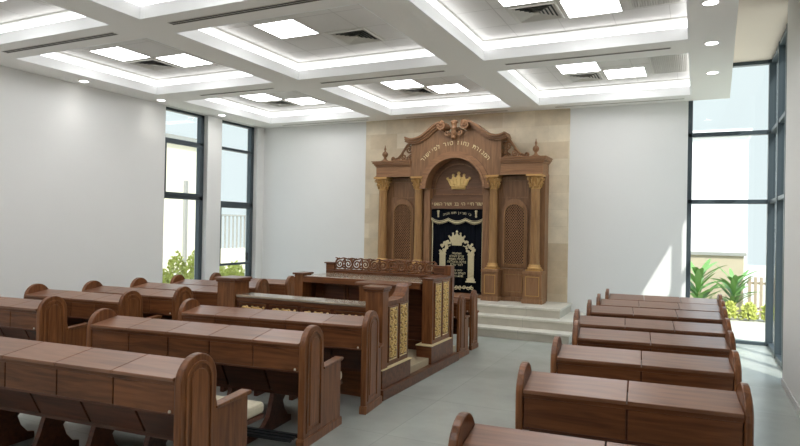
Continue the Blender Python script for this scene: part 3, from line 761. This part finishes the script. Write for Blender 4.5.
# ============================================================ BENCHES
def bench(A, Bp, nsec, lab, grp, reach=.52, seat=.55, rack=False, t=.055):
    A = Vector(A); Bp = Vector(Bp); d = Bp-A; L = d.length+.055; rz = math.atan2(d.y, d.x); mid = (A+Bp)/2
    e = empty('bench', (mid.x, mid.y, 0), rz, lab, 'bench', grp)
    hl = L/2; R = .172
    for s in (-1, 1):
        x0, x1 = sorted((s*hl, s*(hl-t)))
        prof = [(-.17, .0), (reach, 0), (reach, .575), (reach-.02, .585), (.22, .575), (.19, .60), (.175, .65), (.175, .80)]+arc(.003, .80, R, 0, PI, 16)[1:-1]+[(-.17, .80)]
        m = MB().prism(prof, x0, x1, 'X'); ep = m.obj('end_panel', M['wood_z'], e, .008)
        xa, xb = sorted((s*(hl+.012), s*(hl-t-.0))) if True else 0
        b = MB().prism([(-.185, 0), (reach+.015, 0), (reach+.015, .055), (reach+.004, .075), (-.174, .075), (-.185, .055)], *sorted((s*(hl+.012), s*(hl-t-.004))), 'X')
        b.obj('base_moulding', M['wood_z'], ep, .003)
        # stepped arch mouldings on the outer face
        o1 = [(-.125, .11), (.13, .11)]+arc(.0025, .80, .128, 0, PI, 14); i1 = [(-.105, .13), (.11, .13)]+arc(.0025, .80, .108, 0, PI, 14)
        MB().ring(o1, i1, *sorted((s*hl, s*(hl+.009))), 'X').obj('arched_moulding', M['wood_z'], ep, .003)
        ip = [(-.075, .16), (.08, .16)]+arc(.0025, .80, .078, 0, PI, 14)
        MB().prism(ip, *sorted((s*hl, s*(hl+.008))), 'X').obj('raised_panel', M['wood_z'], ep, .004)
        # armrest
        y1 = reach+.03
        MB().prism([(.17, .575), (y1-.03, .578), (y1, .585), (y1, .605), (y1-.02, .612), (.17, .594)], *sorted((s*(hl+.012), s*(hl-t-.014))), 'X').obj('armrest', M['wood_z'], ep, .006)
    il = hl-t
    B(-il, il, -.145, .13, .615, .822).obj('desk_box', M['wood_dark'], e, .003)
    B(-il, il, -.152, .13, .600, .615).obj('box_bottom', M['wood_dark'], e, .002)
    B(-il, il, -.165, -.142, .795, .826).obj('front_rail', M['wood_x'], e, .003)
    sl = 2*il/nsec
    for k in range(nsec):
        a, b = -il+k*sl+.0025, -il+(k+1)*sl-.0025
        MB().prism([(-.178, .822), (.145, .868), (.145, .890), (-.178, .845)], a, b, 'X').obj('desk_lid', M['lid'], e, .003)
        B(a+.003, b-.003, -.158, -.145, .617, .794).obj('front_panel', M['wood_x'], e, .003)
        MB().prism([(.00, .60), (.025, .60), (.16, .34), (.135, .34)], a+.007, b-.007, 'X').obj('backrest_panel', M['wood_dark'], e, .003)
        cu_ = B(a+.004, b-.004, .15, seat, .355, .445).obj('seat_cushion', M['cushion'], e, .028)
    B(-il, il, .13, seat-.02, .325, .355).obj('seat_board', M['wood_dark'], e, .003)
    # waisted legs with floor runners
    f0 = -.30 if rack else -.02
    for k in range(1, nsec):
        x = -il+k*sl
        f1 = min(.46, reach); pr = [(.165, .345), (.14, .28), (.12, .22), (.08, .13), (.0, .065), (f0, .055), (f0, 0), (f1, 0), (f1, .055), (min(.40, f1-.03), .07), (min(.34, f1-.03), .14), (min(.31, f1-.03), .22), (min(.40, f1-.02), .30), (min(.42, f1-.02), .325), (.17, .325)]
        MB().prism(pr, x-.022, x+.022, 'X').prism([(.032, .60), (.065, .60), (.20, .345), (.168, .345)], x-.03, x+.03, 'X').obj('leg', M['wood_dark'], e, .003)  # second prism: stile added behind the backrest gap to stand in for its shade
    if rack:
        for q in range(3): B(-il+.01, il-.01, -.27+q*.06, -.235+q*.06, .075, .10).obj('footrest_slat', M['black'], e, .002)
    MB().lathe([(.009, 0), (.009, .012), (.005, .016)], (il-.035, 0, 0), 8).obj('latch', M['bracket'], e, loc=(0, -.165, .625))
    return e
G1 = 'benches in the column left of the middle aisle'
bench((-5.46, 2.84), (-2.88, 3.02), 5, 'large wooden bench at the bottom left, closest to the viewer, with cream seat cushion', G1, .53, .84, False)
bench((-5.10, 4.11), (-2.87, 4.33), 5, 'wooden bench directly behind the closest one at lower left, its end beside the aisle', G1, .52, .70, True)
bench((-5.00, 5.13), (-2.88, 5.38), 5, 'wooden bench pushed up against the near gold-carved front of the bimah', G1, .25, .24, False)
G2 = 'benches in the column by the left wall'
K = [((-8.12, 4.38), (-6.40, 4.50), 'left column bench nearest the viewer, running off the left edge'),
     ((-7.79, 5.26), (-6.18, 5.36), 'left column bench, second from the viewer, with its rounded left end in view'),
     ((-7.62, 5.96), (-6.05, 6.08), 'left column bench, third from the viewer, against the plain white wall'),
     ((-7.52, 6.67), (-5.99, 6.83), 'left column bench whose right end hides behind the square bimah post'),
     ((-7.49, 7.41), (-5.97, 7.62), 'left column bench below the first tall window, its lids reflecting daylight'),
     ((-7.32, 8.09), (-5.96, 8.34), 'farthest left column bench, in front of the second tall window')]
for k, (a, b, lab) in enumerate(K): bench(a, b, 4, lab, G2, .46 if k < 3 else .34, .62 if k < 1 else .48 if k < 3 else .38)
G3 = 'benches in the column right of the middle aisle'
Rr = [((-.93, 2.64), (.27, 2.72), 2, 'bench cut by the bottom edge at right, only its curved end and lid showing'),
      ((-.95, 3.84), (.25, 3.93), 2, 'large two-lid bench at lower right, second from the bottom edge'),
      ((-.96, 4.89), (.255, 4.98), 2, 'right column bench, third from the bottom edge, with one centre seam'),
      ((-.97, 5.84), (.27, 5.95), 2, 'right column bench, fourth from the bottom edge, ending short of the one behind at left'),
      ((-1.11, 6.68), (.28, 6.82), 3, 'right column bench with three lids, in the middle of the stack'),
      ((-1.13, 7.68), (.29, 7.84), 3, 'right column bench, third from the back wall'),
      ((-1.13, 8.47), (.30, 8.62), 3, 'right column bench, second from the back wall, partly sunlit'),
      ((-1.12, 9.27), (.30, 9.40), 3, 'right column bench farthest away under the sunlit patch of wall')]
for k, (a, b, ns, lab) in enumerate(Rr): bench(a, b, ns, lab, G3, .40 if k < 3 else .34, .46 if k < 3 else .36, False, .042)
G4 = 'benches between the bimah and the ark'
nb1 = bench((-4.6, 8.15), (-2.945, 8.15), 4, 'bench end with stepped armrest right behind the bimah', G4, .36, .40, False, .034)
nb2 = bench((-4.6, 8.81), (-2.99, 8.81), 4, 'bench end nearest the ark steps, beyond the one touching the bimah', G4, .22, .26, False, .034)
nb1.scale = nb2.scale = (1, .76, .905)

# ============================================================ BIMAH
bx, by = -2.95, 5.74
bi = empty('bimah', (-4.0, 6.9, 0), 0, 'carved wooden bimah enclosure with gilded panels in the middle of the hall', 'bimah')
def BX(x): return x+4.0
def BY(y): return y-6.9
def bb(x0, x1, y0, y1, z0, z1): return MB().box(BX(x0), BX(x1), BY(y0), BY(y1), z0, z1)
XLb, XRb = -5.02, -2.95
# floor and step
bb(XLb, XRb+.0, 5.74, 7.98, 0, .19).obj('floor_deck', M['cream_floor'], bi)
bb(XRb-.02, XRb+.07, 5.68, 7.95, 0, .11).obj('plinth_step', M['wood_x'], bi, .006)
rc = random.Random(11)
def carving(name, u0, u1, z0, z1, place, par, horizontal=False):
    """gilded scroll relief; place(u, z, out) -> point"""
    m = MB(); W, H = u1-u0, z1-z0
    if not horizontal:
        n = max(3, round(H/(W*.62))); st = H/n; c_ = (u0+u1)/2; q_ = W*.25
        for k in range(n):
            zc = z0+st*(k+.5); s = (-1)**k
            for sg in (-1, 1):
                m.tube([place(c_+sg*W*.25+p, zc+q, .008) for p, q in spiral(0, 0, min(q_, st*.48), 1.5, PI/2*s, sg*s, 14)], .0095, 5, .007)
                m.blob(place(c_+sg*W*.40, zc+st*.48, .006), .016, .016, .020, 6, 4)
            m.blob(place(c_, zc+st*.5*(1 if k < n-1 else .3), .006), .015, .018, .026, 6, 4)
            m.blob(place(c_, zc, .006), .010, .014, .024, 6, 4)
        m.tube([place(c_+W*.12*math.sin(6*PI*i/30), z0+H*i/30, .006) for i in range(31)], .008, 5)
    else:
        n = max(2, round(W/(H*.9))); st = W/n; zc = (z0+z1)/2
        for k in range(n):
            uc = u0+st*(k+.5); s = (-1)**k
            m.tube([place(uc+p, zc+q*1.0, .008) for p, q in spiral(0, 0, min(H*.46, st*.46), 1.6, 0, s, 16)], .013, 5, .010)
            m.tube([place(uc-st*.5, zc-s*H*.42, .006), place(uc, zc+s*H*.1, .008), place(uc+st*.5, zc+s*H*.42, .006)], .011, 5)
            m.blob(place(uc+st*.5, zc, .006), .020, .014, .026, 6, 4)
            m.blob(place(uc+st*.5, zc+H*.36, .006), .022, .014, .014, 6, 4); m.blob(place(uc+st*.5, zc-H*.36, .006), .022, .014, .014, 6, 4)
    return m.obj(name, M['gold'], par)
# near wall
nw = bb(XLb+.1, XRb-.12, 5.76, 5.84, 0, .92).obj('near_wall', M['wood_dark'], bi, .004)
bb(XLb+.08, XRb-.1, 5.72, 5.88, 0, .30).obj('near_wall_base', M['wood_x'], nw, .006)
bb(XLb+.14, XRb-.18, 5.735, 6.02, .945, .97).obj('near_ledge', M['ledge'], bi, .006)
bb(XLb+.14, XRb-.18, 5.745, 6.00, .89, .945).obj('ledge_moulding', M['wood_x'], bi, .008)
nb_ = 4; x0 = XLb+.16; wd = (XRb-.17-x0)/nb_
for k in range(nb_):
    a, b = x0+k*wd+.025, x0+(k+1)*wd-.025
    fp = MB().ring([(BX(a), .34), (BX(b), .34), (BX(b), .885), (BX(a), .885)], [(BX(a)+.02, .36), (BX(b)-.02, .36), (BX(b)-.02, .865), (BX(a)+.02, .865)], BY(5.745), BY(5.765), 'Y').obj('panel_moulding', M['wood_x'], nw)
    carving('gilded_carving', BX(a)+.03, BX(b)-.03, .755, .855, lambda u, z, o: (u, BY(5.755)-o, z), nw, True)
    carving('gilded_carving', BX(a)+.03, BX(b)-.03, .38, .735, lambda u, z, o: (u, BY(5.755)-o, z), nw)
# posts
def post(x0, x1, y0, y1, zt, nm='corner_post'):
    p = bb(x0, x1, y0, y1, 0, zt-.03).obj(nm, M['wood_z'], bi, .008)
    bb(x0-.025, x1+.025, y0-.025, y1+.025, zt-.03, zt).obj('post_cap', M['lid'], p, .006)
    bb(x0-.012, x1+.012, y0-.012, y1+.012, zt-.055, zt-.03).obj('cap_moulding', M['wood_x'], p, .005)
    return p
post(-3.13, -2.925, 5.72, 5.86, 1.175); post(XLb-.13, XLb+.14, 5.72, 5.98, 1.165)
# right side, near segment with scrolled top rail
x0, x1 = XRb-.10, XRb
sp = [(5.84, 0), (6.42, 0), (6.42, 1.135), (6.37, 1.135), (6.33, 1.10), (6.29, 1.04), (6.22, 1.0), (6.10, .985), (5.84, .985)]
sw_ = MB().prism([(BY(y), z) for y, z in sp], BX(x0), BX(x1), 'X').obj('side_wall', M['wood_z'], bi, .005)
rl = [(5.84, .985), (6.10, .985), (6.22, 1.0), (6.29, 1.04), (6.33, 1.10), (6.37, 1.135), (6.44, 1.14)]
m = MB(); vs = []
for y, z in rl:
    for dx, dz in ((x0-.02, 0), (x1+.025, 0), (x1+.025, .025), (x0-.02, .025)): vs.append((BX(dx), BY(y), z+dz))
nR = len(rl); m.add(vs, [(4*i+k, 4*i+(k+1) % 4, 4*i+4+(k+1) % 4, 4*i+4+k) for i in range(nR-1) for k in range(4)]+[(0, 1, 2, 3), (4*nR-1, 4*nR-2, 4*nR-3, 4*nR-4)])
m.obj('top_rail', M['wood_z'], sw_)
bb(x0-.01, x1+.035, 5.72, 6.43, .11, .30).obj('side_base', M['wood_x'], sw_, .006)
bb(x0-.01, x1+.045, 5.71, 6.44, .30, .313).obj('gilded_edge', M['gold_paint'], sw_, .005)
def side_panel(a, b, z0, z1, par):
    MB().ring([(BY(a), z0), (BY(b), z0), (BY(b), z1), (BY(a), z1)], [(BY(a)+.018, z0+.018), (BY(b)-.018, z0+.018), (BY(b)-.018, z1-.018), (BY(a)+.018, z1-.018)], BX(XRb), BX(XRb)+.016, 'X').obj('panel_moulding', M['wood_z'], par, .003)
    MB().ring([(BY(a)+.018, z0+.018), (BY(b)-.018, z0+.018), (BY(b)-.018, z1-.018), (BY(a)+.018, z1-.018)], [(BY(a)+.026, z0+.026), (BY(b)-.026, z0+.026), (BY(b)-.026, z1-.026), (BY(a)+.026, z1-.026)], BX(XRb), BX(XRb)+.012, 'X').obj('gilded_line', M['gold_paint'], par)
    carving('gilded_carving', BY(a)+.026, BY(b)-.026, z0+.025, z1-.025, lambda u, z, o: (BX(XRb)+o, u, z), par)
side_panel(5.80, 5.87, .35, .94, sw_)
side_panel(5.90, 6.13, .35, .95, sw_); side_panel(6.16, 6.39, .35, .96, sw_)
# far cabinet: side wall, front panels, ledge
cw = bb(XRb-.14, XRb, 7.13, 7.74, .11, 1.14).obj('side_cabinet', M['wood_z'], bi, .005)
bb(XRb-.17, XRb+.035, 7.04, 7.74, .11, .33).obj('side_base', M['wood_x'], cw, .006)
bb(XRb-.18, XRb+.045, 7.03, 7.74, .33, .343).obj('gilded_edge', M['gold_paint'], cw, .005)
side_panel(7.18, 7.42, .39, 1.11, cw); side_panel(7.44, 7.68, .39, 1.11, cw)
bb(XRb-.16, XRb+.02, 7.11, 7.76, 1.14, 1.165).obj('cabinet_cap', M['wood_x'], cw, .006)
bb(-4.93, -4.87, 7.30, 7.76, 0, 1.08).obj('end_wall', M['wood_dark'], bi, .004)
fw_ = bb(-4.87, XRb-.16, 7.42, 7.50, .19, 1.10).obj('far_wall', M['wood_dark'], bi, .004)
for k in range(4):
    a = -4.75+k*.40; MB().ring([(BX(a), .30), (BX(a+.37), .30), (BX(a+.37), .98), (BX(a), .98)], [(BX(a)+.02, .32), (BX(a+.35), .32), (BX(a+.35), .96), (BX(a)+.02, .96)], BY(7.405), BY(7.421), 'Y').obj('panel_moulding', M['wood_x'], fw_)
bb(-4.86, XRb-.15, 7.10, 7.76, 1.085, 1.11).obj('far_ledge', M['ledge'], bi, .006)
bb(-4.86, XRb-.155, 7.085, 7.11, 1.02, 1.105).obj('ledge_moulding', M['wood_x'], bi, .006)
p = bb(-5.00, -4.86, 7.08, 7.30, 0, 1.12).obj('corner_post', M['wood_z'], bi, .008); bb(-5.02, -4.84, 7.06, 7.32, 1.12, 1.145).obj('post_cap', M['wood_x'], p, .005)
# backboard with open scroll crest
bd_ = bb(-4.92, -2.93, 7.76, 7.84, 0, 1.15).obj('backboard', M['wood_x'], bi, .006)
bb(-4.92, -4.78, 7.76, 7.84, 1.15, 1.245).box(BX(-4.94), BX(-4.76), BY(7.74), BY(7.86), 1.245, 1.265).obj('crest_block', M['wood_x'], bd_, .005)
bb(-3.20, -2.95, 7.76, 7.84, 1.15, 1.285).obj('crest_block', M['wood_x'], bd_, .005)
bb(-3.04, -2.945, 7.74, 7.88, 0, 1.29).obj('corner_post', M['wood_z'], bd_, .006)
cs = MB(); yy = BY(7.80); cx0, cx1 = BX(-4.78), BX(-3.20); nS = 11; stp = (cx1-cx0)/nS
for k in range(nS):
    c_ = cx0+stp*(k+.5); s = (-1)**k
    cs.tube([(c_+p_, yy, 1.245+q_) for p_, q_ in spiral(0, 0, .078, 1.9, PI/2, s, 26)], .015, 6, .010)
    cs.tube([(c_+stp*.5+p_, yy, 1.20+q_) for p_, q_ in spiral(0, 0, .038, 1.3, -PI/2, s, 14)], .012, 5)
    cs.tube([(c_+stp*.5+p_, yy, 1.29+q_) for p_, q_ in spiral(0, 0, .030, 1.3, PI/2, -s, 14)], .010, 5)
cs.tube([(cx0+(cx1-cx0)*k/60, yy, 1.325+.008*math.cos(PI*2*nS*k/60)) for k in range(61)], .010, 5)
cs.box(cx0, cx1, yy-.016, yy+.016, 1.145, 1.17)
cs.obj('scroll_crest', M['wood_z'], bd_)
# reading stand inside
rs = empty('reading_stand', (-3.45, 6.75, .19), 0, 'small pale-topped reading stand inside the bimah behind the near corner post', 'stand')
B(-.26, .26, -.14, .14, 0, .90).obj('body', M['wood_z'], rs, .006); B(-.30, .30, -.18, .18, .90, .93).obj('top', M['lid'], rs, .006)
